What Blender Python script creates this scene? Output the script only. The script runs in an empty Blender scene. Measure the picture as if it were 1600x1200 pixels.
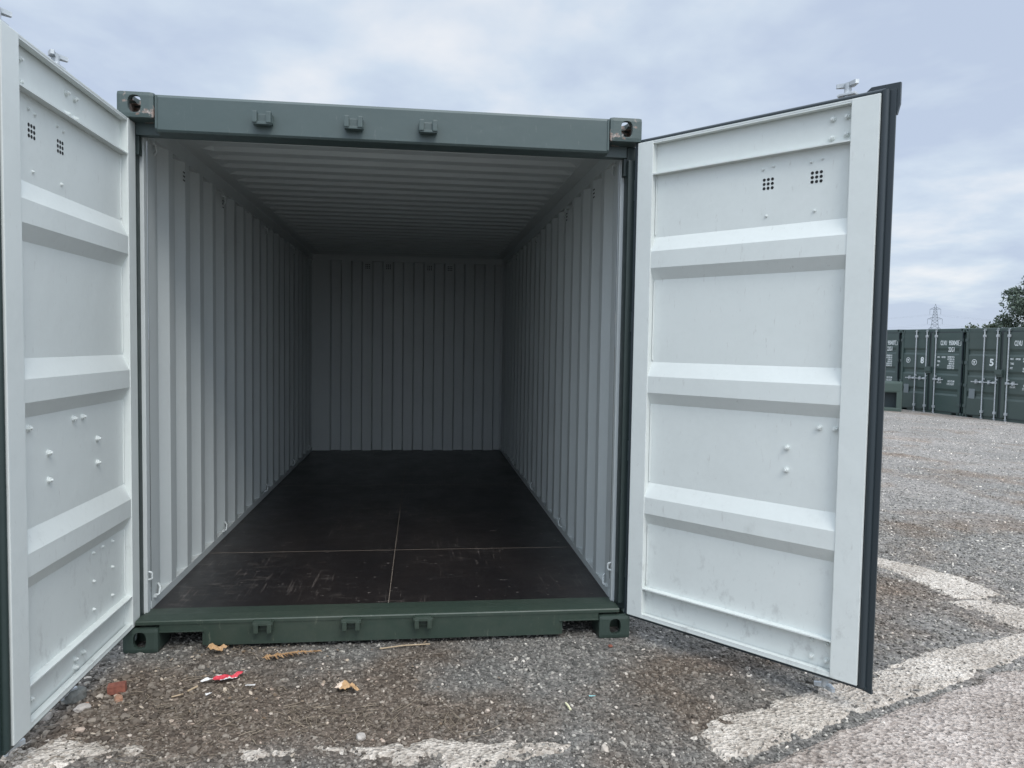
import bpy, bmesh, math, random
import numpy as np
from mathutils import Vector, Matrix, noise as mnoise
random.seed(7)
SC = bpy.context.scene
COL = SC.collection
PI = math.pi

# ------------------------------------------------------------------ camera
CAM = Vector((1.3711, -3.6203, 1.4741))
yaw, pitch, roll, F = 0.1220, -0.0522, 0.0161, 1170.0
fw = Vector((math.sin(yaw)*math.cos(pitch), math.cos(yaw)*math.cos(pitch), math.sin(pitch)))
r0 = Vector((math.cos(yaw), -math.sin(yaw), 0)); u0 = r0.cross(fw)
rr = math.cos(roll)*r0 + math.sin(roll)*u0
uu = -math.sin(roll)*r0 + math.cos(roll)*u0
cam_d = bpy.data.cameras.new('camera'); cam = bpy.data.objects.new('camera', cam_d); COL.objects.link(cam)
M = Matrix((rr, uu, -fw)).transposed().to_4x4(); M.translation = CAM
cam.matrix_world = M
cam_d.sensor_width = 36; cam_d.lens = F/1600*36
cam_d.clip_start = 0.05; cam_d.clip_end = 5000
SC.camera = cam

# ------------------------------------------------------------------ world / sun
SUN_EL, SUN_AZ = math.radians(48), math.radians(164)       # azimuth from +y, clockwise
w = bpy.data.worlds.new('World'); SC.world = w; w.use_nodes = True
nt = w.node_tree; N = nt.nodes; L = nt.links; N.clear()
def nd(nt, t, **k):
    n = nt.nodes.new(t)
    for a, b in k.items():
        if a in n.inputs: n.inputs[a].default_value = b
        else: setattr(n, a, b)
    return n
out = nd(nt, 'ShaderNodeOutputWorld'); bg = nd(nt, 'ShaderNodeBackground', Strength=0.1)
sky = nd(nt, 'ShaderNodeTexSky', sky_type='NISHITA', sun_disc=False, sun_elevation=SUN_EL, sun_rotation=SUN_AZ)
tc = nd(nt, 'ShaderNodeTexCoord'); sep = nd(nt, 'ShaderNodeSeparateXYZ'); L.new(tc.outputs['Generated'], sep.inputs[0])
def math_(nt, op, a, b=None, c=None, clamp=False):
    n = nt.nodes.new('ShaderNodeMath'); n.operation = op; n.use_clamp = clamp
    for i, v in enumerate((a, b, c)):
        if v is None: continue
        if isinstance(v, (int, float)): n.inputs[i].default_value = v
        else: nt.links.new(v, n.inputs[i])
    return n.outputs[0]
zz = math_(nt, 'MAXIMUM', sep.outputs['Z'], 0.0)
den = math_(nt, 'ADD', zz, 0.16)
cx = math_(nt, 'DIVIDE', sep.outputs['X'], den); cy = math_(nt, 'DIVIDE', sep.outputs['Y'], den)
comb = nd(nt, 'ShaderNodeCombineXYZ'); L.new(cx, comb.inputs[0]); L.new(cy, comb.inputs[1])
n1 = nd(nt, 'ShaderNodeTexNoise', Scale=0.85, Detail=6.0, Roughness=0.55, Distortion=0.3); L.new(comb.outputs[0], n1.inputs['Vector'])
n2 = nd(nt, 'ShaderNodeTexNoise', Scale=2.6, Detail=5.0, Roughness=0.5, Distortion=0.2); L.new(comb.outputs[0], n2.inputs['Vector'])
s = math_(nt, 'ADD', math_(nt, 'MULTIPLY', n1.outputs[0], 0.7), math_(nt, 'MULTIPLY', n2.outputs[0], 0.3))
cr = nd(nt, 'ShaderNodeValToRGB'); L.new(s, cr.inputs[0])
e = cr.color_ramp.elements; e[0].position = 0.42; e[0].color = (0.55, 0.64, 0.80, 1); e[1].position = 0.59; e[1].color = (0.875, 0.905, 0.95, 1)
m = cr.color_ramp.elements.new(0.5); m.color = (0.665, 0.76, 0.88, 1)
# overcast dome: brighter towards the zenith
gain = math_(nt, 'MULTIPLY_ADD', math_(nt, 'MAXIMUM', math_(nt, 'SUBTRACT', zz, 0.42), 0.0), 24.0, 9.5)
# broad glow added to the cloud round the hidden sun, brightening doors and interior
dt = nd(nt, 'ShaderNodeVectorMath', operation='DOT_PRODUCT'); L.new(tc.outputs['Generated'], dt.inputs[0])
dt.inputs[1].default_value = (math.sin(SUN_AZ)*math.cos(SUN_EL), math.cos(SUN_AZ)*math.cos(SUN_EL), math.sin(SUN_EL))
gain = math_(nt, 'MULTIPLY_ADD', math_(nt, 'POWER', math_(nt, 'MAXIMUM', math_(nt, 'ADD', dt.outputs['Value'], 0.12), 0.0), 1.5), 10.5, gain)
vm = nd(nt, 'ShaderNodeVectorMath', operation='SCALE'); L.new(cr.outputs[0], vm.inputs[0]); L.new(gain, vm.inputs['Scale'])
mx = nd(nt, 'ShaderNodeMix', data_type='RGBA'); mx.inputs['Factor'].default_value = 0.9
L.new(sky.outputs[0], mx.inputs['A']); L.new(vm.outputs[0], mx.inputs['B'])
L.new(mx.outputs['Result'], bg.inputs[0]); L.new(bg.outputs[0], out.inputs[0])

sd = bpy.data.lights.new('sun', 'SUN'); sd.energy = 1.5; sd.angle = math.radians(24); sd.color = (1.0, 0.96, 0.9)
so = bpy.data.objects.new('sun', sd); COL.objects.link(so)
sv = Vector((math.sin(SUN_AZ)*math.cos(SUN_EL), math.cos(SUN_AZ)*math.cos(SUN_EL), math.sin(SUN_EL)))
so.rotation_euler = sv.to_track_quat('Z', 'Y').to_euler(); so.location = (0, 0, 30)
vs = SC.view_settings; vs.view_transform = 'Standard'; vs.look = 'None'; vs.gamma = 1; vs.exposure = 0.10
SC.cycles.max_bounces = 10; SC.cycles.diffuse_bounces = 6; SC.cycles.use_denoising = True

# ------------------------------------------------------------------ materials
def newmat(name, color, rough=0.5, metal=0.0, spec=0.5):
    m = bpy.data.materials.new(name); m.use_nodes = True
    b = m.node_tree.nodes['Principled BSDF']
    b.inputs['Base Color'].default_value = (*color, 1); b.inputs['Roughness'].default_value = rough
    b.inputs['Metallic'].default_value = metal; b.inputs['Specular IOR Level'].default_value = spec
    return m, m.node_tree, b
def coords(nt, scale=(1, 1, 1), kind='Object'):
    t = nd(nt, 'ShaderNodeTexCoord'); mp = nd(nt, 'ShaderNodeMapping'); mp.inputs['Scale'].default_value = scale
    nt.links.new(t.outputs[kind], mp.inputs[0]); return mp.outputs[0]
def noise(nt, vec, scale, detail=4, rough=0.55, dist=0.0):
    n = nd(nt, 'ShaderNodeTexNoise', Scale=scale, Detail=float(detail), Roughness=rough, Distortion=dist); nt.links.new(vec, n.inputs['Vector']); return n.outputs[0]
def ramp(nt, fac, stops):
    c = nd(nt, 'ShaderNodeValToRGB'); nt.links.new(fac, c.inputs[0]); el = c.color_ramp.elements
    el[0].position, el[0].color = stops[0][0], (*stops[0][1], 1); el[1].position, el[1].color = stops[-1][0], (*stops[-1][1], 1)
    for p_, c_ in stops[1:-1]: q = el.new(p_); q.color = (*c_, 1)
    return c.outputs[0]
def mixc(nt, fac, a, b, mode='MIX'):
    n = nd(nt, 'ShaderNodeMix', data_type='RGBA', blend_type=mode)
    for s_, v in (('Factor', fac), ('A', a), ('B', b)):
        i = n.inputs[s_] if s_ == 'Factor' else [x for x in n.inputs if x.name == s_ and x.type == 'RGBA'][0]
        if isinstance(v, (int, float)): i.default_value = v
        elif isinstance(v, tuple): i.default_value = (*v, 1)
        else: nt.links.new(v, i)
    return [o for o in n.outputs if o.type == 'RGBA'][0]
def bump(nt, b, h, strength=0.3, dist=0.01):
    n = nd(nt, 'ShaderNodeBump', Strength=strength, Distance=dist); nt.links.new(h, n.inputs['Height']); nt.links.new(n.outputs[0], b.inputs['Normal'])

def paint(name, col, grime, rough=0.45, amount=0.5, scuff=None):
    m, nt, b = newmat(name, col, rough)
    v = coords(nt)
    big = noise(nt, v, 1.7, 5, 0.6); fine = noise(nt, v, 40, 4, 0.6)
    f = math_(nt, 'MULTIPLY', ramp(nt, math_(nt, 'ADD', math_(nt, 'MULTIPLY', big, 0.7), math_(nt, 'MULTIPLY', fine, 0.3)), [(0.45, (0, 0, 0)), (0.72, (1, 1, 1))]), amount)
    c = mixc(nt, f, col, grime)
    if name == 'white_inner_paint':      # handling marks low on the doors
        sp = nd(nt, 'ShaderNodeSeparateXYZ'); nt.links.new(v, sp.inputs[0])
        low = ramp(nt, sp.outputs[2], [(0.15, (1, 1, 1)), (1.0, (0, 0, 0))])
        smd = ramp(nt, noise(nt, coords(nt, (1.5, 1.5, 1)), 11, 7, 0.7), [(0.56, (0, 0, 0)), (0.70, (1, 1, 1))])
        c = mixc(nt, math_(nt, 'MULTIPLY', math_(nt, 'MULTIPLY', smd, low), 0.55), c, (0.33, 0.34, 0.33))
    if scuff:
        v2 = coords(nt, (6, 6, 1.2)); sc = ramp(nt, noise(nt, v2, 9, 8, 0.75), [(0.61, (0, 0, 0)), (0.67, (1, 1, 1))])
        c = mixc(nt, math_(nt, 'MULTIPLY', sc, 0.5), c, scuff)
    nt.links.new(c, b.inputs['Base Color'])
    r = math_(nt, 'MULTIPLY_ADD', noise(nt, v, 14, 5), 0.25, rough-0.12); nt.links.new(r, b.inputs['Roughness'])
    bump(nt, b, noise(nt, v, 5, 3), 0.25, 0.012)
    return m
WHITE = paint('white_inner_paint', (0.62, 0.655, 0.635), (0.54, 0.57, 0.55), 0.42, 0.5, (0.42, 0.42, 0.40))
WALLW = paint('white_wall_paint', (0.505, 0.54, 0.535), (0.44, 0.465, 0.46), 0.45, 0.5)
GREEN = paint('dark_green_paint', (0.053, 0.078, 0.076), (0.068, 0.092, 0.090), 0.42, 0.6, (0.13, 0.15, 0.145))
SHADEG = paint('shaded_green_paint', (0.020, 0.034, 0.032), (0.028, 0.042, 0.038), 0.45, 0.5)  # same green darkened for the posts: their shade is put into the colour
GREENW = paint('worn_shaded_green_paint', (0.027, 0.044, 0.033), (0.055, 0.066, 0.05), 0.45, 0.7, (0.16, 0.17, 0.13))  # scuffed, and darker than the header green: low-level shade put into the colour
ROWG = paint('row_green_paint', (0.052, 0.080, 0.076), (0.070, 0.094, 0.089), 0.45, 0.5)
ROWGS = [ROWG, paint('row_green_paint_b', (0.047, 0.076, 0.070), (0.066, 0.090, 0.082), 0.42, 0.6), paint('row_green_paint_c', (0.054, 0.079, 0.072), (0.074, 0.094, 0.086), 0.5, 0.6)]
# casting paint with rubbed rusty patches at edges
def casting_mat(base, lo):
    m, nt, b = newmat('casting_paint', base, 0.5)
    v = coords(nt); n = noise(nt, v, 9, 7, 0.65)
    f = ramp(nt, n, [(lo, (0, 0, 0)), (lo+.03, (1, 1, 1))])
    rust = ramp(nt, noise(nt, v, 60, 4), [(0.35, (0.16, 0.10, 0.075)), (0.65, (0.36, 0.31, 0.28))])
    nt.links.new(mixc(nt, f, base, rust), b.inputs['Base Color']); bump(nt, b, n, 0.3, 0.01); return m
CAST = casting_mat((0.056, 0.081, 0.078), .555); CASTB = casting_mat((0.029, 0.046, 0.037), .62)  # bottom castings: darker copy of the top paint, with shade in the colour
RUBBER = newmat('black_rubber', (0.022, 0.032, 0.038), 0.38)[0]
def galv():
    m, nt, b = newmat('galvanised_steel', (0.5, 0.53, 0.55), 0.5, 0.45)
    nt.links.new(ramp(nt, noise(nt, coords(nt), 30, 4), [(0.3, (0.36, 0.39, 0.41)), (0.7, (0.60, 0.63, 0.65))]), b.inputs['Base Color']); return m
GALV = galv()
HOLE = newmat('vent_hole', (0.008, 0.009, 0.01), 0.8)[0]
LETTER = newmat('white_lettering', (0.72, 0.76, 0.76), 0.6)[0]
STICK = newmat('grey_plate', (0.17, 0.20, 0.21), 0.5)[0]
TAN = newmat('joint_sealant', (0.20, 0.165, 0.135), 0.7)[0]
def floor_mat():
    m, nt, b = newmat('dark_plywood', (0.03, 0.022, 0.02), 0.35)
    v = coords(nt); v2 = coords(nt, (1, 0.25, 1)); v3 = coords(nt, (1.6, 7, 1))
    base = ramp(nt, noise(nt, v2, 2.2, 6, 0.7, 0.4), [(0.3, (0.007, 0.006, 0.007)), (0.7, (0.019, 0.015, 0.014))])
    big = ramp(nt, noise(nt, v, 1.3, 3), [(0.42, (0, 0, 0)), (0.6, (1, 1, 1))])
    sc = ramp(nt, noise(nt, coords(nt, (1, 3.2, 1)), 9, 6, 0.65), [(0.54, (0, 0, 0)), (0.68, (1, 1, 1))])
    c = mixc(nt, math_(nt, 'MULTIPLY', math_(nt, 'MULTIPLY', sc, big), 0.55), base, (0.105, 0.09, 0.08))
    ln = ramp(nt, noise(nt, coords(nt, (22, 1.1, 1)), 3, 5, 0.6, 0.5), [(0.615, (0, 0, 0)), (0.64, (1, 1, 1))])
    c = mixc(nt, math_(nt, 'MULTIPLY', math_(nt, 'MULTIPLY', ln, big), 0.5), c, (0.13, 0.11, 0.10))
    dot = ramp(nt, noise(nt, coords(nt, (1, 2.4, 1)), 17, 3, 0.6), [(0.69, (0, 0, 0)), (0.72, (1, 1, 1))])
    c = mixc(nt, math_(nt, 'MULTIPLY', dot, 0.75), c, (0.26, 0.23, 0.21))
    nt.links.new(c, b.inputs['Base Color'])
    nt.links.new(math_(nt, 'MULTIPLY_ADD', noise(nt, v, 4, 6, 0.7), 0.35, 0.20), b.inputs['Roughness'])
    bump(nt, b, noise(nt, v2, 30, 3), 0.06, 0.005); return m
FLOOR = floor_mat()

def dirt_mask(nt, pos):
    """where brown soil shows through the grey chippings (world position)"""
    n = noise(nt, pos, 1.1, 6, 0.62, 0.3)
    tot = n
    for cxp, cyp, rx, ry, a in ((1.0, -0.72, 0.95, 0.30, 0.26), (0.55, -0.45, 0.6, 0.4, 0.16), (2.45, -0.85, 0.22, 0.22, 0.11), (2.6, -.35, .25, .10, .12), (4.2, 0.7, 0.35, 0.45, 0.20), (3.9, 0.1, 0.9, 0.3, 0.1),
                              (5.6, 2.1, 1.3, 0.5, 0.06), (0.55, -0.02, 0.25, 0.12, 0.2), (8, 5, 1, 2.5, .08)):
        sp = nd(nt, 'ShaderNodeSeparateXYZ'); nt.links.new(pos, sp.inputs[0])
        dx = math_(nt, 'DIVIDE', math_(nt, 'SUBTRACT', sp.outputs[0], cxp), rx); dy = math_(nt, 'DIVIDE', math_(nt, 'SUBTRACT', sp.outputs[1], cyp), ry)
        g = math_(nt, 'EXPONENT', math_(nt, 'MULTIPLY', math_(nt, 'ADD', math_(nt, 'MULTIPLY', dx, dx), math_(nt, 'MULTIPLY', dy, dy)), -1.0))
        tot = math_(nt, 'MULTIPLY_ADD', g, a, tot)
    return ramp(nt, tot, [(0.52, (0, 0, 0)), (0.72, (1, 1, 1))])
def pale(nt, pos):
    """the open yard away from the container is coloured paler"""
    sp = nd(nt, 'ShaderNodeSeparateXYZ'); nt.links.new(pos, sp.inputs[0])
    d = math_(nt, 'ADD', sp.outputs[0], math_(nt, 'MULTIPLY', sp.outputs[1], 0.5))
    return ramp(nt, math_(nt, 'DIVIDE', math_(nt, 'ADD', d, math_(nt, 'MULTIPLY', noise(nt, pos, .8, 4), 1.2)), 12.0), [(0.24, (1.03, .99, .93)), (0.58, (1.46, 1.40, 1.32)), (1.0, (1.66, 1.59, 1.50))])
def ground_mat():
    m, nt, b = newmat('gravel_ground', (0.15, 0.15, 0.15), 0.9, spec=0.2)
    g = nd(nt, 'ShaderNodeNewGeometry'); pos = g.outputs['Position']
    vo = nd(nt, 'ShaderNodeTexVoronoi', Scale=85.0); nt.links.new(pos, vo.inputs['Vector'])
    vo2 = nd(nt, 'ShaderNodeTexVoronoi', Scale=33.0); nt.links.new(pos, vo2.inputs['Vector'])
    s1 = nd(nt, 'ShaderNodeSeparateColor'); nt.links.new(vo.outputs['Color'], s1.inputs[0])
    s2 = nd(nt, 'ShaderNodeSeparateColor'); nt.links.new(vo2.outputs['Color'], s2.inputs[0])
    val = math_(nt, 'ADD', math_(nt, 'MULTIPLY', s1.outputs[0], 0.6), math_(nt, 'MULTIPLY', s2.outputs[0], 0.4))
    grey = ramp(nt, val, [(0.0, (0.06, 0.061, 0.06)), (0.5, (0.135, 0.135, 0.132)), (0.8, (0.20, 0.198, 0.192)), (1.0, (0.34, 0.33, 0.32))])
    brown = ramp(nt, val, [(0.0, (0.045, 0.034, 0.026)), (0.6, (0.11, 0.088, 0.07)), (1.0, (0.24, 0.20, 0.165))])
    c = mixc(nt, math_(nt, 'MULTIPLY', dirt_mask(nt, pos), 0.85), grey, brown)
    tone = ramp(nt, noise(nt, pos, 0.35, 5, 0.6), [(0.3, (0.82, 0.82, 0.82)), (0.7, (1.22, 1.18, 1.17))])
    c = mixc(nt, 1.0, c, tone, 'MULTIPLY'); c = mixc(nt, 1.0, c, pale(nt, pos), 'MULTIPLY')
    nt.links.new(c, b.inputs['Base Color'])
    h = math_(nt, 'ADD', math_(nt, 'MULTIPLY', vo.outputs['Distance'], -0.6), math_(nt, 'MULTIPLY', vo2.outputs['Distance'], -1.0))
    bump(nt, b, h, 0.8, 0.012); return m
GROUND = ground_mat()
def stone_mat():
    m, nt, b = newmat('stone_chippings', (0.15, 0.15, 0.15), 0.85, spec=0.3)
    g = nd(nt, 'ShaderNodeNewGeometry'); r = g.outputs['Random Per Island']
    grey = ramp(nt, r, [(0.0, (0.060, 0.060, 0.058)), (0.40, (0.135, 0.135, 0.130)), (0.82, (0.225, 0.223, 0.213)), (0.965, (0.34, 0.33, 0.31)), (0.985, (0.48, 0.465, 0.44)), (1.0, (0.62, 0.59, 0.55))])
    brown = ramp(nt, r, [(0.0, (0.055, 0.042, 0.033)), (0.6, (0.135, 0.108, 0.086)), (0.95, (0.22, 0.19, 0.16)), (0.985, (0.45, 0.40, 0.35)), (1.0, (0.32, 0.22, 0.17))])
    c = mixc(nt, math_(nt, 'MULTIPLY', dirt_mask(nt, g.outputs['Position']), 0.8), grey, brown)
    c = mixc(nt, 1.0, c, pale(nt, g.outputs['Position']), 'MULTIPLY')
    nt.links.new(c, b.inputs['Base Color']); bump(nt, b, noise(nt, g.outputs['Position'], 300, 2), 0.3, 0.002); return m
STONE = stone_mat()
def conc_mat(name, a, bcol, c3):
    m, nt, b = newmat(name, a, 0.9, spec=0.2)
    g = nd(nt, 'ShaderNodeNewGeometry'); pos = g.outputs['Position']
    vo = nd(nt, 'ShaderNodeTexVoronoi', Scale=70.0); nt.links.new(pos, vo.inputs['Vector'])
    s1 = nd(nt, 'ShaderNodeSeparateColor'); nt.links.new(vo.outputs['Color'], s1.inputs[0])
    n = noise(nt, pos, 28, 6, 0.7)
    v = math_(nt, 'ADD', math_(nt, 'MULTIPLY', s1.outputs[0], 0.35), math_(nt, 'MULTIPLY', n, 0.75))
    c = ramp(nt, v, [(0.25, c3), (0.48, a), (0.8, bcol)])
    st = ramp(nt, noise(nt, pos, 2.3, 6, 0.65), [(0.35, (0.72, 0.70, 0.68)), (0.65, (1.05, 1.05, 1.05))])
    c = mixc(nt, 1.0, c, st, 'MULTIPLY')
    pit = ramp(nt, noise(nt, pos, 46, 3, 0.5), [(0.66, (0, 0, 0)), (0.72, (1, 1, 1))])
    c = mixc(nt, math_(nt, 'MULTIPLY', pit, 0.65), c, (0.09, 0.075, 0.065))
    nt.links.new(c, b.inputs['Base Color'])
    bump(nt, b, math_(nt, 'SUBTRACT', math_(nt, 'ADD', vo.outputs['Distance'], n), pit), 1.0, 0.014); return m
CONC = conc_mat('cream_concrete', (0.52, 0.465, 0.40), (0.74, 0.675, 0.595), (0.24, 0.20, 0.165))
SLAB = conc_mat('pinkish_concrete', (0.38, 0.325, 0.285), (0.62, 0.55, 0.49), (0.16, 0.132, 0.115))

# ------------------------------------------------------------------ object helpers
def link(name, me, mats=(), parent=None, loc=None, rot=None):
    o = bpy.data.objects.new(name, me); COL.objects.link(o)
    if me is not None:
        for m_ in mats:
            if m_.name not in [x.name for x in me.materials if x]: me.materials.append(m_)
    if parent: o.parent = parent
    if loc is not None: o.location = loc
    if rot is not None: o.rotation_euler = rot
    return o
def empty(name, loc=(0, 0, 0), rotz=0, label=None, cat=None, group=None):
    o = bpy.data.objects.new(name, None); COL.objects.link(o); o.location = loc; o.rotation_euler = (0, 0, rotz); o.empty_display_size = 0.2
    tag(o, label, cat, group); return o
def tag(o, label=None, cat=None, group=None, kind=None):
    for k, v in (('label', label), ('category', cat), ('group', group), ('kind', kind)):
        if v: o[k] = v
    return o
def copy_tree(o, parent=None):
    c = o.copy(); COL.objects.link(c); c.parent = parent
    for ch in list(o.children): copy_tree(ch, c)
    return c
class MB:
    def __init__(s): s.v = []; s.f = []; s.m = []; s.sm = []
    def add(s, vs, fs, mi=0, smooth=False):
        b = len(s.v); s.v += [tuple(x) for x in vs]; s.f += [tuple(b+i for i in f) for f in fs]
        s.m += [mi]*len(fs); s.sm += [smooth]*len(fs)
    def box(s, x0, x1, y0, y1, z0, z1, mi=0, bev=0.0):
        if bev <= 0:
            vs = [(x, y, z) for x in (x0, x1) for y in (y0, y1) for z in (z0, z1)]
            s.add(vs, [(0, 1, 3, 2), (4, 6, 7, 5), (0, 4, 5, 1), (2, 3, 7, 6), (0, 2, 6, 4), (1, 5, 7, 3)], mi); return
        bm = bmesh.new(); bmesh.ops.create_cube(bm, size=1)
        for v in bm.verts: v.co = Vector(((x0+x1)/2+v.co.x*(x1-x0), (y0+y1)/2+v.co.y*(y1-y0), (z0+z1)/2+v.co.z*(z1-z0)))
        bmesh.ops.bevel(bm, geom=list(bm.edges), offset=bev, segments=2, affect='EDGES', profile=0.7)
        s.from_bm(bm, mi)
    def from_bm(s, bm, mi=0, mat=None, smooth=False):
        bm.verts.ensure_lookup_table(); idx = {v: i for i, v in enumerate(bm.verts)}
        s.add([(mat @ v.co if mat else v.co) for v in bm.verts], [[idx[v] for v in f.verts] for f in bm.faces], mi, smooth); bm.free()
    def cyl(s, p0, p1, r, n=12, mi=0, r2=None, cap=True, smooth=True):
        p0, p1 = Vector(p0), Vector(p1); r2 = r if r2 is None else r2; d = (p1-p0).normalized()
        a = d.orthogonal().normalized(); b = d.cross(a)
        vs = []
        for p, q in ((p0, r), (p1, r2)):
            vs += [p + a*math.cos(2*PI*i/n)*q + b*math.sin(2*PI*i/n)*q for i in range(n)]
        s.add(vs, [(i, (i+1) % n, n+(i+1) % n, n+i) for i in range(n)], mi, smooth)
        if cap: s.add(vs[:n], [tuple(range(n-1, -1, -1))], mi); s.add(vs[n:], [tuple(range(n))], mi)
    def tube(s, pts, r, n=8, mi=0):
        for a, b in zip(pts[:-1], pts[1:]): s.cyl(a, b, r, n, mi)
    def prism(s, poly, axis, a0, a1, mi=0, cap=True):
        """poly: 2D points; extruded along axis ('x': poly=(y,z), 'y': (x,z), 'z': (x,y))"""
        def P(p, a): return {'x': (a, p[0], p[1]), 'y': (p[0], a, p[1]), 'z': (p[0], p[1], a)}[axis]
        n = len(poly); vs = [P(p, a0) for p in poly] + [P(p, a1) for p in poly]
        s.add(vs, [(i, (i+1) % n, n+(i+1) % n, n+i) for i in range(n)], mi)
        if cap: s.add(vs, [tuple(range(n-1, -1, -1)), tuple(range(n, 2*n))], mi)
    def mesh(s, name, mats=(), fix=True):
        me = bpy.data.meshes.new(name); me.from_pydata(s.v, [], s.f); me.update()
        for m_ in mats: me.materials.append(m_)
        me.polygons.foreach_set('material_index', s.m); me.polygons.foreach_set('use_smooth', s.sm)
        if fix:
            bm = bmesh.new(); bm.from_mesh(me); bmesh.ops.recalc_face_normals(bm, faces=bm.faces); bm.to_mesh(me); bm.free()
        return me
    def build(s, name, mats, parent=None, loc=None, rot=None, fix=True):
        return link(name, s.mesh(name, mats, fix), (), parent, loc, rot)

# ------------------------------------------------------------------ ground
def gz(x, y):
    d = max(0.0, x-5.0); return -0.424*(1-math.exp(-(d/7.5)**2)) if d < 60 else -0.424
def gz_np(x, y):
    d = np.maximum(0, x-5.0); return -0.424*(1-np.exp(-(d/7.5)**2))
xs = np.unique(np.concatenate([np.linspace(-4, 26, 121), -4-np.geomspace(.5, 2500, 24), 26+np.geomspace(.5, 2500, 24)]))
ys = np.unique(np.concatenate([np.linspace(-6, 30, 91), -6-np.geomspace(.5, 2500, 22), 30+np.geomspace(.5, 2500, 24)]))
X, Y = np.meshgrid(xs, ys, indexing='ij'); Z = gz_np(X, Y)
def grid_mesh(name, X, Y, Z, keep=None):
    nx, ny = X.shape; V = np.stack([X, Y, Z], -1).reshape(-1, 3)
    i = np.arange(nx*ny).reshape(nx, ny); q = np.stack([i[:-1, :-1], i[1:, :-1], i[1:, 1:], i[:-1, 1:]], -1).reshape(-1, 4)
    if keep is not None:
        k = keep[:-1, :-1] | keep[1:, :-1] | keep[1:, 1:] | keep[:-1, 1:]; q = q[k.reshape(-1)]
        used = np.unique(q); mp = -np.ones(len(V), int); mp[used] = np.arange(len(used)); V = V[used]; q = mp[q]
    return np_mesh(name, V, q)
def np_mesh(name, V, Fc, smooth=True):
    me = bpy.data.meshes.new(name); k = Fc.shape[1]
    me.vertices.add(len(V)); me.vertices.foreach_set('co', V.astype(np.float32).ravel())
    me.loops.add(Fc.size); me.loops.foreach_set('vertex_index', Fc.astype(np.int32).ravel())
    me.polygons.add(len(Fc)); me.polygons.foreach_set('loop_start', np.arange(0, Fc.size, k, dtype=np.int32))
    me.polygons.foreach_set('loop_total', np.full(len(Fc), k, dtype=np.int32)) if bpy.app.version < (4, 0) else None
    me.update(calc_edges=True); me.validate()
    me.polygons.foreach_set('use_smooth', np.full(len(me.polygons), smooth)); return me
g = link('ground', grid_mesh('ground', X, Y, Z), [GROUND]); tag(g, kind='structure')

# ---- value noise in numpy
rng = np.random.default_rng(11)
TAB = rng.random((256, 256))
def vnoise(x, y):
    xi = np.floor(x).astype(int); yi = np.floor(y).astype(int); fx = x-xi; fy = y-yi
    fx = fx*fx*(3-2*fx); fy = fy*fy*(3-2*fy)
    g_ = lambda a, b: TAB[a % 256, b % 256]
    return (g_(xi, yi)*(1-fx)+g_(xi+1, yi)*fx)*(1-fy)+(g_(xi, yi+1)*(1-fx)+g_(xi+1, yi+1)*fx)*fy
def fbm(x, y, o=4):
    s_ = 0; a = 0.5
    for k in range(o): s_ = s_+a*(vnoise(x*2**k+17*k, y*2**k+5*k)-0.5); a *= 0.5
    return s_
def sdf_poly(X, Y, P):
    """signed distance, positive inside"""
    d = np.full(X.shape, 1e9); ins = np.zeros(X.shape, bool); n = len(P)
    for i in range(n):
        x0, y0 = P[i]; x1, y1 = P[(i+1) % n]; ex, ey = x1-x0, y1-y0
        t = np.clip(((X-x0)*ex+(Y-y0)*ey)/(ex*ex+ey*ey), 0, 1)
        d = np.minimum(d, np.hypot(X-x0-t*ex, Y-y0-t*ey))
        c = ((y0 > Y) != (y1 > Y)) & (X < (x1-x0)*(Y-y0)/(y1-y0+1e-12)+x0); ins ^= c
    return np.where(ins, d, -d)
STRIP = [  # cream concrete edging: (polygon, edge roughness, raise)
    ([(1.02, -0.905), (1.5, -0.885), (1.98, -0.955), (1.90, -1.05), (1.55, -1.095), (1.2, -1.0)], 0.07, 0.0),
    ([(-2.4, -0.70), (-0.6, -0.75), (-0.1, -0.76), (0.40, -0.83), (0.42, -0.90), (0.05, -0.93), (-0.6, -0.95), (-2.4, -.95)], 0.10, -0.006),
    ([(0.70, -0.91), (0.95, -0.90), (0.95, -0.95), (0.72, -0.97)], 0.10, -0.022),
    ([(2.37, -0.96), (2.48, -0.875), (3.34, -0.53), (3.8, -0.31), (4.66, -0.05), (5.6, 0.22), (5.7, 0.02), (4.26, -0.40), (3.21, -0.84), (2.58, -1.10), (2.47, -1.13)], 0.035, -0.004),
    ([(4.605, 1.301), (4.766, 1.088), (4.885, 0.81), (4.90, 0.45), (4.687, 0.394), (4.555, 0.438), (4.54, 0.716), (4.53, 0.972), (4.46, 1.121), (4.38, 1.173), (4.3, 1.6), (4.45, 1.7)], 0.02, 0.0),
    ([(4.472, 0.399), (4.743, 0.405), (4.85, 0.221), (4.95, 0.027), (4.9, -0.217), (4.617, -0.185), (4.57, -0.06), (4.51, 0.152)], 0.02, 0.0)]
PAVE = [(2.25, -1.32), (2.60, -1.17), (3.24, -0.875), (4.30, -0.455), (6.0, 0.05), (14.0, 2.2), (14, -9), (-1, -9), (0.6, -1.85)]
def conc_field(X, Y):
    f = np.full(X.shape, -1.0)
    for P, ro, up in STRIP: f = np.maximum(f, sdf_poly(X, Y, P)+ro*fbm(X*7, Y*7, 5)*2+.030*fbm(X*38, Y*38, 4)+up)
    return f-0.32*np.maximum(0, fbm(X*15+3, Y*15, 4)-0.10)
def pave_field(X, Y): return sdf_poly(X, Y, PAVE)+0.05*fbm(X*6+9, Y*6, 5)*2
def relief(X, Y): return 0.006*fbm(X*22, Y*22, 4)+0.007*fbm(X*60, Y*60, 2)
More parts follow.
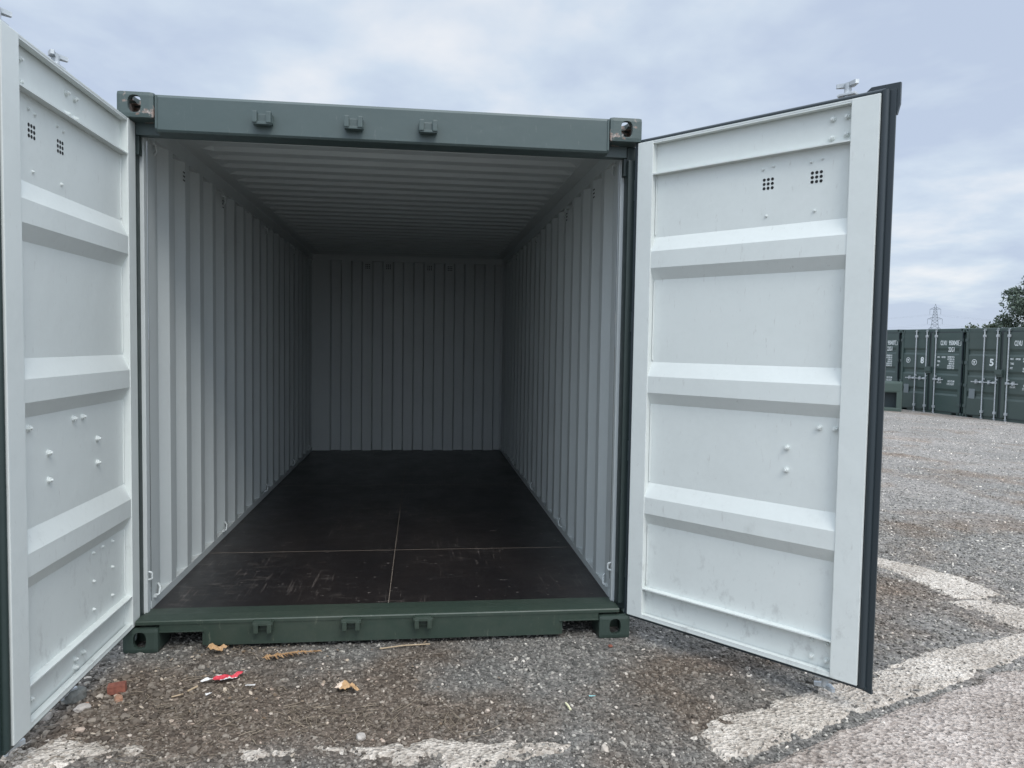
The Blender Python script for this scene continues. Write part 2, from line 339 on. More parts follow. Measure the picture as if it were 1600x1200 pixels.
def sheet(name, field, x0, x1, y0, y1, st, mat, top):
    X, Y = np.meshgrid(np.arange(x0, x1, st), np.arange(y0, y1, st), indexing='ij')
    f = field(X, Y); Z = gz_np(X, Y)+np.where(f > 0, top*np.clip(f/0.025, 0, 1)**0.6, np.maximum(f*0.7, -0.05))+relief(X, Y)*np.clip((f+.01)/.02, 0, 1)
    o = link(name, grid_mesh(name, X, Y, Z, f > -0.03), [mat]); return o
tag(sheet('kerb_strip', conc_field, -2.5, 5.8, -1.3, 1.75, 0.010, CONC, 0.010), kind='structure')
tag(sheet('pavement', pave_field, 0.4, 6.2, -2.4, 0.25, 0.011, SLAB, 0.012), kind='structure')
# farther part of the same slab, outside the frame
mb = MB(); mb.box(6.19, 14, -6, 0.1, -0.3, 0.0)
# ------------------------------------------------------------------ loose stones (uncountable)
ICO_V = None
def ico():
    bm = bmesh.new(); bmesh.ops.create_icosphere(bm, subdivisions=1, radius=1.0)
    v = np.array([x.co[:] for x in bm.verts]); f = np.array([[q.index for q in x.verts] for x in bm.faces]); bm.free(); return v, f
def rubble(name, n, cen, sd, s0, s1, seed):
    g_ = np.random.default_rng(seed); V0, F0 = ico(); x = cen[0]+g_.normal(size=n)*sd[0]; y = cen[1]+g_.normal(size=n)*sd[1]; sz = s0+(s1-s0)*g_.random(n)**2.2
    P = V0[None]*(0.62+0.7*g_.random((n, len(V0), 1)))*sz[:, None, None]*np.array([1, .85, .62]); a2 = g_.random(n)*2*PI; ca, sa = np.cos(a2)[:, None], np.sin(a2)[:, None]
    P = np.stack([P[..., 0]*ca-P[..., 1]*sa, P[..., 0]*sa+P[..., 1]*ca, P[..., 2]], -1)+np.stack([x, y, sz*.22], -1)[:, None, :]
    o = link(name, np_mesh(name, P.reshape(-1, 3), (F0[None]+(np.arange(n)*len(V0))[:, None, None]).reshape(-1, 3), False), [STONE]); return o
def scatter(name, n, rmin, rmax, amin, amax, s0, s1, seed, sizepow=0.0, conc_keep=0.06, flat=0.6, exp=2.2, only=False, mat=None):
    g_ = np.random.default_rng(seed); V0, F0 = ico()
    r = rmin*(rmax/rmin)**g_.random(n); th = amin+(amax-amin)*g_.random(n)
    x = CAM.x+r*np.sin(th); y = CAM.y+r*np.cos(th)
    fd = np.maximum(conc_field(x, y), pave_field(x, y))
    ok = (fd < -0.004) | (g_.random(n) < conc_keep) | (g_.random(n) < .55*np.clip(1-fd/.035, 0, 1)**2)
    if only: ok = fd > 0.012
    ok &= ~((x > 0.02) & (x < 2.42) & (y > 0.35) & (y < 6)) & ~((y > .0) & (y < .18) & ((x < .165) & (x > -.005) | (x > 2.27) & (x < 2.443)))
    x, y, r, fd = x[ok], y[ok], r[ok], fd[ok]; n = len(x)
    u = g_.random(n); sz = (s0+(s1-s0)*u**exp)*(r/3.0)**sizepow
    sz = np.where(fd > 0, sz*0.7, sz)
    z = gz_np(x, y)+np.where(fd > 0, (0.0075 if only else 0.010)+relief(x, y)*(fd > .01), 0)
    sc = sz[:, None]*np.stack([0.7+0.6*g_.random(n), 0.7+0.6*g_.random(n), flat*(0.6+0.7*g_.random(n))], -1)
    P = V0[None]*(0.75+0.5*g_.random((n, len(V0), 1)))*sc[:, None, :]
    ax = g_.normal(size=(n, 3)); ax /= np.linalg.norm(ax, axis=1)[:, None]; an = g_.random(n)*2*PI*np.where(g_.random(n) < .5, .12, 1)
    c, s_ = np.cos(an)[:, None, None], np.sin(an)[:, None, None]; K = ax[:, None, :]
    P = P*c+np.cross(np.broadcast_to(K, P.shape), P)*s_+K*(P*K).sum(-1, keepdims=True)*(1-c)
    a2 = g_.random(n)*2*PI; ca, sa = np.cos(a2)[:, None], np.sin(a2)[:, None]
    P = np.stack([P[..., 0]*ca-P[..., 1]*sa, P[..., 0]*sa+P[..., 1]*ca, P[..., 2]], -1)
    P += np.stack([x, y, z+sz*flat*0.35], -1)[:, None, :]
    Fc = (F0[None]+(np.arange(n)*len(V0))[:, None, None]).reshape(-1, 3)
    o = link(name, np_mesh(name, P.reshape(-1, 3), Fc, False), [mat or STONE]); tag(o, kind='stuff'); return o
a0, a1 = yaw-math.radians(46), yaw+math.radians(46)
tag(scatter('gravel', 115000, 2.3, 7.5, a0, a1, 0.0028, 0.0098, 3, 0.25), 'loose grey stone chippings spread over the yard ground', kind='stuff')
tag(scatter('coarse_gravel', 60000, 5.0, 24.0, yaw+math.radians(6), a1, 0.0032, 0.0080, 4, 0.30), 'grey chippings covering the yard towards the container row', kind='stuff')
tag(scatter('pebbles', 800, 2.4, 5.0, a0, a1, 0.008, 0.019, 5, 0.0, 0.10, 0.6, 3.0), 'larger mixed pebbles lying among the fine chippings', kind='stuff')

def agg_mat():
    m, nt, b = newmat('aggregate', (0.4, 0.36, 0.33), 0.85, spec=0.25)
    g = nd(nt, 'ShaderNodeNewGeometry'); r = g.outputs['Random Per Island']
    nt.links.new(ramp(nt, r, [(0.0, (0.10, 0.085, 0.075)), (0.10, (0.28, 0.24, 0.21)), (0.5, (0.43, 0.37, 0.32)), (0.85, (0.58, 0.51, 0.445)), (1.0, (0.76, 0.69, 0.61))]), b.inputs['Base Color']); return m
tag(scatter('exposed_aggregate', 80000, 2.3, 6.5, a0, a1, 0.0028, 0.0072, 8, 0.2, flat=.34, only=True, mat=agg_mat()), 'coarse pale aggregate standing proud of the worn concrete', kind='stuff')

tag(rubble('coarse_rubble', 420, (.10, -.50), (.24, .17), .007, .021, 31), 'coarser broken stones heaped near the left door foot', kind='stuff')

# ------------------------------------------------------------------ shared container meshes
Wc, Lc, Hc = 2.438, 6.058, 2.591
def casting_mesh(top):
    def cube(x0, x1, y0, y1, z0, z1, bev=0):
        mb = MB(); mb.box(x0, x1, y0, y1, z0, z1, 0, bev); return mb
    def oval(axis, c0, c1, a, b_, a0_, a1_):
        pts = []; hw, hh = a/2, b_/2
        for k in range(24):
            t = 2*PI*k/24; cc, ss = math.cos(t), math.sin(t)
            pts.append((c0+math.copysign(abs(cc)**0.75, cc)*hw, c1+math.copysign(abs(ss)**0.75, ss)*hh))
        mb = MB(); mb.prism(pts, axis, a0_, a1_); return mb
    base = cube(0, .162, 0, .178, 0, .118, .019)
    cuts = [cube(.024, .14, .024, .156, .024 if top else -.03, .15 if not top else .094), oval('y', .078, .062, .058, .078, -.05, .06), oval('x', .09, .062, .064, .074, -.05, .06)]
    if top: cuts.append(oval('z', .081, .089, .064, .124, .05, .2))
    ob = link('tmp', base.mesh('corner_fitting'))
    tmps = []
    for c in cuts:
        t = link('tmp', c.mesh('cut')); tmps.append(t); md = ob.modifiers.new('b', 'BOOLEAN'); md.object = t; md.operation = 'DIFFERENCE'; md.solver = 'EXACT'
    dg = bpy.context.evaluated_depsgraph_get(); me = bpy.data.meshes.new_from_object(ob.evaluated_get(dg)); me.name = 'corner_fitting'
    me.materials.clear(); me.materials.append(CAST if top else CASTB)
    for o in tmps+[ob]: bpy.data.objects.remove(o)
    return me
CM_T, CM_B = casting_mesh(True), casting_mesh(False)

def keeper_mesh(up):
    mb = MB(); s_ = 1 if up else -1
    mb.box(-.044, .044, -.012, 0.012, -.022, .022, 0, .003)
    mb.box(-.040, .040, -.040, -.008, -.026*s_-.006, -.026*s_+.006, 0, .002)
    for x0, x1 in ((-.042, -.020), (.020, .042)):
        mb.box(x0, x1, -.046, -.006, -.026, .026 if up else .020, 0, .004)
    if up: mb.box(-.022, .022, -.030, -.010, -.022, .016, 0, .003)
    else: mb.box(-.048, .048, -.042, -.008, .010, .026, 0, .003)
    return mb.mesh('bar_keeper', [GREEN])
KEEP_T, KEEP_B = keeper_mesh(True), keeper_mesh(False); KEEP_B.materials[0] = GREENW
ZT, ZB, UF = 2.470, 0.124, 1.12
def door_mesh(inner, outer):
    """x = distance from hinge, inner face at y=0, outer face at y=-0.05"""
    mb = MB(); T = .05
    mb.box(0, .087, -T, 0, ZB, ZT, 0, .003)
    mb.box(1.012, UF, -T, 0, ZB, ZT, 0, .003)
    e = .0015
    def chan(z0, z1):      # recessed channel rail, flanges towards the inside
        mb.box(.087, 1.012, -.042, -.036, z0+.003, z1-.003)
        mb.box(.087, 1.012, -.0415, -e, z1-.006, z1)
        mb.box(.087, 1.012, -.0415, -e, z0, z0+.006)
    chan(2.306, 2.4695); chan(ZB+.0005, .276)
    mb.box(.087, 1.012, -.030, -e-.001, ZB+.006, ZB+.020)
    mb.box(.087, 1.012, -.030, -e-.001, 2.456, 2.464)
    prof = [(.276, -.034)]
    for z in (.597, 1.195, 1.802): prof += [(z, -.034), (z+.056, -.003), (z+.136, -.003), (z+.206, -.034)]
    prof += [(2.306, -.034)]
    n = len(prof)
    for x0, x1 in ((.087, 1.012),):
        a = [(x0, y, z) for z, y in prof]+[(x1, y, z) for z, y in prof]
        mb.add(a, [(i, i+1, n+i+1, n+i) for i in range(n-1)], 0)
        b_ = [(x0, y-.004, z) for z, y in prof]+[(x1, y-.004, z) for z, y in prof]
        mb.add(b_, [(i, n+i, n+i+1, i+1) for i in range(n-1)], 1)
    # weld beads along the panel edges
    for x in (.0895, 1.0095):
        for z0, z1 in ((.29, .59), (.81, 1.19), (1.41, 1.795), (2.02, 2.30)):
            mb.cyl((x+.002*(1 if x < .5 else -1), -.0325, z0), (x+.002*(1 if x < .5 else -1), -.0325, z1), .004, 5, 0)
    me = mb.mesh('door', [inner, outer], fix=False)
    for p in me.polygons:                                   # outer faces and outer halves are green
        if p.center.y < -.046 or (p.normal.y < -.5 and p.center.y < -.03): p.material_index = 1
    return me
def mirror(me, name=None):
    m2 = me.copy()
    bm = bmesh.new(); bm.from_mesh(m2)
    for v in bm.verts: v.co.x = -v.co.x
    bmesh.ops.reverse_faces(bm, faces=bm.faces); bm.to_mesh(m2); bm.free(); return m2
def fixn(me):
    bm = bmesh.new(); bm.from_mesh(me); bmesh.ops.recalc_face_normals(bm, faces=bm.faces); bm.to_mesh(me); bm.free(); return me
DOOR_W = door_mesh(WHITE, GREEN); DOOR_G = door_mesh(ROWG, ROWG)
def gasket_mesh(wide_top, flare=True):
    mb = MB()
    # free edge: rounded bulb and flat lip
    mb.cyl((UF+.014, -.018, ZB-.004), (UF+.014, -.018, ZT+.012), .0145, 10)
    mb.box(UF+.000, UF+.010, -.045, -.012, ZB-.006, ZT+.006)
    mb.box(UF+.020, UF+.050, -.034, -.024, ZB-.016, ZT+.012, 0, .002)
    mb.box(UF+.001, UF+.022, -.046, -.034, ZB-.012, ZT+.004)
    if wide_top:
        mb.cyl((.005, -.020, ZT+.009), (UF+.014, -.020, ZT+.009), .0105, 10)
        mb.box(.0, UF+.02, -.040, -.028, ZT+.001, ZT+.022)
    else: mb.box(.0, UF+.02, -.040, -.030, ZT+.001, ZT+.006)
    if flare: mb.prism([(UF-.075, ZT+.014), (UF-.045, ZT+.038), (UF+.062, ZT+.036), (UF+.062, ZT-.045), (UF+.052, ZT-.085), (UF+.035, ZT-.085), (UF+.02, ZT+.01)], 'y', -.044, -.030)
    mb.box(.0, UF+.03, -.044, -.012, ZB-.014, ZB-.0005, 0, .002)
    if wide_top: mb.box(-.020, -.0005, -.046, -.006, ZB-.004, ZT+.002, 0, .003)
    mb.prism([(UF-.02, ZB-.012), (UF+.05, ZB-.012), (UF+.05, ZB-.028)], 'y', -.040, -.026)
    return mb.mesh('gasket', [RUBBER])
GK_R, GK_L = gasket_mesh(True), gasket_mesh(False, False); GK_L.materials[0] = SHADEG
def rod_mesh():
    mb = MB(); y = -.082
    mb.cyl((0, y, .07), (0, y, 2.52), .0165, 12)
    for zc, s_ in ((2.515, 1), (.088, -1)):
        mb.box(-.036, .036, y-.022, y+.022, zc-.006, zc+.004, 0, .002)
        mb.cyl((0, y, zc), (0, y, zc+s_*.042), .015, 8)
        mb.prism([(-.050, y+.020), (-.020, y-.016), (.018, y-.018), (.046, y+.004), (.040, y+.014), (.012, y+.006), (-.008, y+.012), (-.040, y+.030)], 'z', zc+s_*.040-.008, zc+s_*.040+.008)
        mb.box(-.034, .040, y-.02, y+.031, zc-s_*.15-.035, zc-s_*.15+.035, 0, .004)
    for zc in (1.16,): mb.box(-.010, .045, y-.012, y+.033, zc-.02, zc+.02, 0, .003)
    return mb.mesh('locking_bar', [GALV])
ROD = rod_mesh()
def handle_mesh(s_):
    mb = MB(); y = -.112
    mb.box(min(0, -.36*s_), max(0, -.36*s_), y-.006, y+.006, 1.058, 1.082, 0, .003)
    mb.box(min(0, -.09*s_), max(0, -.09*s_), y-.010, y+.012, 1.045, 1.100, 0, .005)
    mb.box(-.03, .03, y-.004, y+.05, 1.04, 1.105, 0, .004)
    xh = -.20*s_
    mb.box(xh-.035, xh+.035, y-.014, y-.006, 1.05, 1.10, 0, .004); mb.box(xh-.016, xh+.016, y-.015, y+.062, 1.02, 1.13, 0, .004)
    return mb.mesh('handle', [GALV])
HAN_L, HAN_R = handle_mesh(1), handle_mesh(-1)
def bolt_mesh(r=.011, h=.020):
    mb = MB(); mb.cyl((0, 0, 0), (0, .003, 0), r*1.15, 14)
    mb.cyl((0, .003, 0), (0, .003+h*.42, 0), r*.92, 6, 0, r*.9, True, False); mb.cyl((0, .003+h*.42, 0), (0, .003+h*.75, 0), r*.52, 8, 0, r*.46)
    return mb.mesh('bolt', [WHITE])
BOLT, RIVET = bolt_mesh(), bolt_mesh(.0055, .007)
def vent_mesh():
    mb = MB()
    for i in range(3):
        for j in range(3):
            x, z = (i-1)*.0185, (j-1)*.0185; mb.cyl((x, -.001, z), (x, .0006, z), .0066, 14)
    return mb.mesh('vent', [HOLE])
VENT = vent_mesh()
def hinge_mesh():
    mb = MB(); mb.cyl((-.022, -.028, -.05), (-.022, -.028, .05), .013, 10); mb.box(-.022, .075, -.062, -.0505, -.04, .04, 0, .004)
    return mb.mesh('hinge', [GREEN])
HINGE = hinge_mesh()
HINGE_R = mirror(HINGE); RODM = ROD

def trap(n, start, pitch, flat_in, slope, flat_out):
    """corrugation stations: list of (s, level) level 0 = inner flat, 1 = outer flat"""
    pts = []; s_ = start
    for k in range(n):
        pts += [(s_, 0), (s_+flat_in, 0), (s_+flat_in+slope, 1), (s_+flat_in+slope+flat_out, 1)]; s_ += pitch
    pts.append((s_, 0)); return pts
def side_wall_mesh(sgn, inner, outer):
    """corrugated wall, sgn -1 left, +1 right; inner face and a green outer face"""
    mb = MB(); X = lambda l: (.053-.036*l) if sgn < 0 else (Wc-.053+.036*l)
    st = [(.236, 0)]+trap(20, .262, .2775, .072, .068, .0695)+[(5.83, 0)]
    off = .002 if sgn > 0 else -.002
    a = [(X(l), y, z) for z in (.172, 2.462) for y, l in st]; n = len(st)
    mb.add(a, [(i, i+1, n+i+1, n+i) for i in range(n-1)], 0)
    b_ = [(x+off, y, z) for x, y, z in a]; mb.add(b_, [(i, n+i, n+i+1, i+1) for i in range(n-1)], 1)
    xi, xo = X(0), (0.0015 if sgn < 0 else Wc-.0015)
    # bottom and top rails
    x0, x1 = min(xi-sgn*.001, xo), max(xi-sgn*.001, xo)
    mb.box(x0, x1, .236, 5.86, .118, .172, 0); mb.box(x0, x1, .236, 5.86, 2.462, 2.56, 0)
    me = mb.mesh('side_wall', [inner, outer], fix=False)
    for p in me.polygons:
        if p.normal.x*sgn > .9 and abs(p.center.x-xo) < .004: p.material_index = 1
    return me
def container(name, root, mats, detail, doors):
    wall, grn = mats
    P = lambda mb, nm, m_=None, par=root: mb.build(nm, m_ or [grn], par)
    # corner fittings
    for x in (0, Wc):
        for y in (0, Lc):
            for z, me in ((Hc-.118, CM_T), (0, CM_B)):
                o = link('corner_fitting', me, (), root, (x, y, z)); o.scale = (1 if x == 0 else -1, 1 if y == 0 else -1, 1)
                if grn is not GREEN: o.data = CROW[0 if z > 0 else 1]
    # header
    mb = MB(); prof = [(.014, 2.428), (.014, 2.572), (.020, 2.584), (.034, 2.588), (.14, 2.588), (.14, 2.419), (.022, 2.419)]
    mb.prism(prof, 'x', .1625, Wc-.1625); mb.box(.052, .1625, .09, .139, 2.419, 2.4725); mb.box(Wc-.1625, Wc-.052, .09, .139, 2.419, 2.4725)
    mb.box(.163, .172, .009, .05, 2.430, 2.580, 0, .002); mb.box(Wc-.172, Wc-.163, .009, .05, 2.430, 2.580, 0, .002)
    hd = P(mb, 'header', [grn])
    for x in KX:
        link('bar_keeper', KEEP_T, (), hd, (x, .004, 2.493))
    # sill with fork recesses
    mb = MB(); zt = .146
    out_ = [(.1625, .118), (.1625, .099), (.352, .099), (.371, .088), (.371, .026), (2.076, .026), (2.076, .088), (2.095, .099), (Wc-.1625, .099), (Wc-.1625, .118), (Wc-.1625, zt), (.1625, zt)]
    mb.prism([(.1625, .094), (.360, .094), (.371, .082), (.371, .026), (2.076, .026), (2.076, .082), (2.087, .094), (Wc-.1625, .094), (Wc-.1625, zt), (.1625, zt)], 'y', .014, .020)
    mb.prism([(.010, .1455), (.014, .1500), (.022, .1515), (.095, .1515), (.100, .147), (.222, .137), (.222, .120), (.010, .132)], 'x', .056, Wc-.056)
    for x0 in (.1625, 2.076): mb.box(x0, x0+.2, .008, .0135, .094, .100, 0, .002)
    mb.box(.355, .371, .020, .30, .026, .118); mb.box(2.076, 2.092, .020, .30, .026, .118); mb.box(.3715, 2.0755, .28, .30, .03, .118)
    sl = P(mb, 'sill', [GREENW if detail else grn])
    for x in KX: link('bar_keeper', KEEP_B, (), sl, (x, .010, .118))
    # posts
    for s_ in (0, 1):
        mb = MB(); f = (lambda a, b_: (a, b_)) if s_ == 0 else (lambda a, b_: (Wc-b_, Wc-a))
        a, b_ = f(.002, .047); mb.box(a, b_, .094, .150, .119, 2.472, 0, .004)
        a, b_ = f(.012, .049); mb.box(a, b_, .060, .094, .160, 2.40, 0, .003)
        a, b_ = f(.047, .062); mb.box(a, b_, .10, .138, 2.33, 2.418, 0, .002)
        P(mb, 'corner_post', [SHADEG if detail else grn]); mb = MB(); a, b_ = f(.002, .060); mb.box(a, b_, 5.875, 6.05, .119, 2.472); c0, c1 = f(.002, .036); mb.box(c0, c1, 5.825, 5.875, .173, 2.461)
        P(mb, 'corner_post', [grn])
        mb = MB(); a, b_ = f(.003, .064); mb.box(a, b_, .151, .186, .137, 2.46, 0, .003); a, b_ = f(.003, .050); mb.box(a, b_, .186, .236, .137, 2.46)
        P(mb, 'inner_post', [wall])
        wl = link('side_wall', side_wall_mesh(-1 if s_ == 0 else 1, wall, grn), (), root)
        if detail:
            sx = 1 if s_ == 0 else -1; xw = .053 if s_ == 0 else Wc-.053
            for y in (.285, 1.60, 2.98, 4.37, 5.48):
                for z, d in ((.185, 1), (2.43, -1)):
                    mb = MB(); mb.tube([(xw, y-.01, z), (xw+sx*.020, y, z+d*.004), (xw+sx*.018, y+.024, z+d*.034), (xw+sx*.004, y+.036, z+d*.050)], .0050, 8)
                    mb.box(xw-.002, xw+.014*sx if sx > 0 else xw+.002, y-.02, y+.01, z-.006, z+.006) if sx > 0 else mb.box(xw-.014, xw+.002, y-.02, y+.01, z-.006, z+.006)
                    P(mb, 'lashing_ring', [wall], wl)
            mb = MB(); xp = .064 if s_ == 0 else Wc-.064
            mb.tube([(xp, .168, .30), (xp+sx*.016, .168, .305), (xp+sx*.016, .168, .335), (xp, .168, .34)], .005, 8); P(mb, 'lashing_ring', [wall], wl)
            for y in (.79, 1.625):
                mb = MB()
                for i in range(3):
                    for j in range(2): mb.cyl((xw+.001*sx, y+j*.02, 2.36+i*.022), (xw-.002*sx, y+j*.02, 2.36+i*.022), .0042, 10)
                P(mb, 'vent', [HOLE], wl)
    # end wall
    mb = MB(); st = [(.055, 0)]+trap(9, .150, .2527, .110, .018, .1067)[:-1]+[(2.383, 0)]; n = len(st)
    a = [(x, 5.815+.0456*l, z) for z in (.131, 2.505) for x, l in st]; mb.add(a, [(i, i+1, n+i+1, n+i) for i in range(n-1)], 0)
    mb.add([(x, y+.003, z) for x, y, z in a], [(i, n+i, n+i+1, i+1) for i in range(n-1)], 1)
    mb.box(.040, Wc-.040, 5.80, 5.87, 2.475, 2.5445, 0); mb.box(.040, .062, 5.8, 5.87, .13, 2.474, 0); mb.box(Wc-.062, Wc-.040, 5.8, 5.87, .13, 2.474, 0)
    ew = link('end_wall', mb.mesh('end_wall', [wall, grn], fix=False), (), root)
    if detail:
        for k in (4, 6, 10, 12):
            mb = MB()
            for i in range(3):
                for j in range(3): x = .21+k*.1263+(j-1)*.022; mb.cyl((x, 5.8135, 2.39+i*.022), (x, 5.817, 2.39+i*.022), .007, 8)
            P(mb, 'vent', [HOLE], ew)
    # roof
    mb = MB(); st = [(.142, 0)]+trap(27, .245, .2055, .088, .034, .050)+[(6.04, 0)]; n = len(st)
    xs_ = [(.142, 0), (.20, 1), (Wc-.20, 1), (Wc-.142, 0)]
    V = [(x, y, 2.545+.014*l*e_ + (.012 if l*e_ > 0 else 0)) for x, e_ in xs_ for y, l in st]
    mb.add(V, [(k*n+i, k*n+i+1, (k+1)*n+i+1, (k+1)*n+i) for k in range(3) for i in range(n-1)], 0)
    mb.add([(x, y, z+.003) for x, y, z in V], [(k*n+i, k*n+i+1, (k+1)*n+i+1, (k+1)*n+i) for k in range(3) for i in range(n-1)], 1)
    mb.box(.055, .142, .142, 6.0, 2.543, 2.549, 0); mb.box(Wc-.142, Wc-.055, .142, 6.0, 2.543, 2.549, 0)
    mb.box(.0, .0545, .19, 5.87, 2.5605, 2.583, 1); mb.box(Wc-.0545, Wc, .19, 5.87, 2.5605, 2.583, 1)
    link('roof', mb.mesh('roof', [wall, grn], fix=False), (), root)
    # floor
    mb = MB(); mb.box(.050, Wc-.050, .223, 5.87, .100, .131)
    fl = P(mb, 'floor', [FLOOR])
    if detail:
        for x0, x1, y0, y1 in ((1.2168, 1.2202, .225, 5.81), (.056, Wc-.056, 1.2368, 1.2392), (.056, Wc-.056, 3.4948, 3.4972)):
            if x1-x0 < .1:
                for q0, q1 in ((y0, 1.2355), (1.2405, 3.4935), (3.4985, y1)):
                    mb = MB(); mb.box(x0, x1, q0, q1, .129, .1318); P(mb, 'joint_strip', [TAN], fl)
            else: mb = MB(); mb.box(x0, x1, y0, y1, .129, .1318); P(mb, 'joint_strip', [TAN], fl)
        mb = MB(); mb.box(.056, Wc-.056, .2235, .2265, .129, .1335); P(mb, 'joint_strip', [TAN], fl)
    # under-floor rails so the box is closed from the sides
    mb = MB(); mb.box(.002, .05, .18, 5.87, .03, .117); mb.box(Wc-.05, Wc-.002, .18, 5.87, .03, .117); P(mb, 'bottom_rail', [grn])
    # doors
    for side, (hx, hy, rot) in zip('LR', doors):
        s_ = 1 if side == 'L' else -1
        src = DOOR_W if detail else DOOR_G
        if not detail: src = DOOR_G.copy(); src.materials[0] = grn; src.materials[1] = grn
        d = link('door', src if s_ > 0 else mirror(src), (), root, (hx, hy, 0), (0, 0, rot))
        gm = GK_R if side == 'R' else GK_L
        gk = link('gasket', gm if s_ > 0 else mirror(gm), (), d)
        for z in (.35, .95, 1.60, 2.25): link('hinge', HINGE if s_ > 0 else HINGE_R, (), d, (0, 0, z))
        for u in (RU_L if side == 'L' else RU_R):
            link('locking_bar', ROD if s_ > 0 else ROD, (), d, (u*s_, 0, 0))
            link('handle', HAN_L if s_ > 0 else HAN_R, (), d, (u*s_, 0, 0))
        if detail:
            B = BL if side == 'L' else BR
            for u, z, y in B:
                bo = link('bolt', BOLT, (), d, (u*s_, y, z))
                if .30 < z < .60: bo.scale = (.6, .6, .6)
            for u in (.66, .87):
                link('vent', VENT, (), d, (u*s_, -.0335, 2.19))
                for du, z in ((-.024, 2.255), (.022, 2.262), (-.004, 2.052)): link('rivet', RIVET, (), d, ((u+du)*s_, -.034, z))
    return root
CROW = []
for me in (CM_T, CM_B):
    c_ = me.copy(); c_.materials.clear(); c_.materials.append(ROWG); CROW.append(c_)
KX = (.641, 1.052, 1.396)
RU_L, RU_R = (.580, .985), (.965,)
BR = [(.928, 2.413, -.036), (.985, 2.413, -.036), (.925, 2.338, -.036), (.985, 2.344, -.036), (.920, 1.150, -.034), (.985, 1.150, -.034), (.785, 1.052, -.034), (.785, .955, -.034),
      (.922, .250, -.036), (.985, .248, -.036), (.922, .178, -.036), (.985, .178, -.036)]
BL = [(.604, 2.408, -.036), (.534, 2.407, -.036), (.604, 2.330, -.036), (.534, 2.331, -.036), (.945, 2.409, -.036), (.945, 2.333, -.036), (.93, 1.157, -.034), (.587, 1.157, -.034), (.508, 1.157, -.034),
      (.372, 1.051, -.034), (.372, .950, -.034), (.79, 1.051, -.034), (.79, .950, -.034), (.533, .198, -.036), (.602, .198, -.036), (.602, .165, -.036), (.945, .20, -.036),
      (.424, .576, -.034), (.228, .574, -.034), (.33, .578, -.034), (.231, .459, -.034), (.423, .455, -.034), (.235, .333, -.034), (.426, .336, -.034)]

hero = empty('shipping_container', (0, 0, 0), 0, 'open dark green container with white interior and both doors swung wide', 'shipping container')
ANG = 0.6835
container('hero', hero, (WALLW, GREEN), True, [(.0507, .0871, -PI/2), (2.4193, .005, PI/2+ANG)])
for o in hero.children_recursive:
    if o.name.startswith('door'):
        o['label'] = 'left door standing straight out, its white inner face dotted with bolts' if o.location.x < 1 else 'right door swung outwards with a black rubber seal round its edge'

# ------------------------------------------------------------------ closed containers in the row
def text_mesh(s_, size, bold=0.0, name='lettering', align='CENTER', spacing=1.0):
    c = bpy.data.curves.new(name, 'FONT'); c.body = s_; c.size = size; c.align_x = align; c.align_y = 'CENTER'; c.offset = bold; c.space_character = spacing; c.extrude = .0015; c.resolution_u = 3; c.space_line = .82
    o = bpy.data.objects.new('t', c); COL.objects.link(o); dg = bpy.context.evaluated_depsgraph_get()
    me = bpy.data.meshes.new_from_object(o.evaluated_get(dg)); bpy.data.objects.remove(o); me.name = name; me.materials.clear(); me.materials.append(LETTER); return me
ROW_ROT = -1.444; GAP = .046; EX = Vector((math.cos(ROW_ROT), math.sin(ROW_ROT), 0)); EY = Vector((-EX.y, EX.x, 0)); R0 = Vector((16.689, 18.796, -.424))
def lett(par, s_, x, z, size, bold=.004, y=-.055, sx=1.0, **k):
    o = link('lettering', text_mesh(s_, size, bold, **k), (), par, (x, y, z), (PI/2, 0, 0)); o.scale = (sx, 1, 1); return o
def fit_text(par, t, x0, x1, z0, z1, bold):
    me = text_mesh(t, .2, bold); n = len(me.vertices); co = np.zeros(n*3, np.float32); me.vertices.foreach_get('co', co); co = co.reshape(-1, 3)
    lo, hi = co.min(0), co.max(0); co[:, 0] = (co[:, 0]-lo[0])/(hi[0]-lo[0])*(x1-x0); y = (co[:, 1]-lo[1])/(hi[1]-lo[1])*(z1-z0); z = co[:, 2].copy(); co[:, 1] = -(z-lo[2]); co[:, 2] = y
    me.vertices.foreach_set('co', co.ravel()); me.update(); return link('lettering', me, (), par, (x0, -.038 if 1 else 0, z0))
def ring(par, x, z, r):
    mb = MB(); n = 24
    a = [(math.cos(2*PI*i/n)*r, math.sin(2*PI*i/n)*r) for i in range(n)]; b_ = [(p[0]*.80, p[1]*.80) for p in a]
    for y in (-.0445,):
        mb.add([(p[0], y, p[1]) for p in a]+[(p[0], y, p[1]) for p in b_], [(i, (i+1) % n, n+(i+1) % n, n+i) for i in range(n)])
    # leaping figure inside the ring
    fig = [(-.50, -.55), (-.15, -.20), (-.30, .10), (-.62, .12), (-.60, .25), (-.20, .30), (.02, .52), (.20, .45), (.12, .28), (.48, .30), (.50, .18), (.12, .05), (.10, -.15), (.42, -.40), (.34, -.52), (-.02, -.30), (-.38, -.65)]
    mb.prism([(p[0]*r*.9, p[1]*r*.9) for p in fig], 'y', -.0465, -.0445)
    return mb.build('emblem', [LETTER], par, (x, 0, z))
rows = [(-1, '950437', '2', None, 'farthest closed container, mostly hidden behind the open right door and the low green box'),
        (0, '950043', '4', '8', 'closed container bearing a white number 8, directly right of the low green box'),
        (1, '950041', '9', '5', 'closed container at the right edge of the photo with a white number 5')]
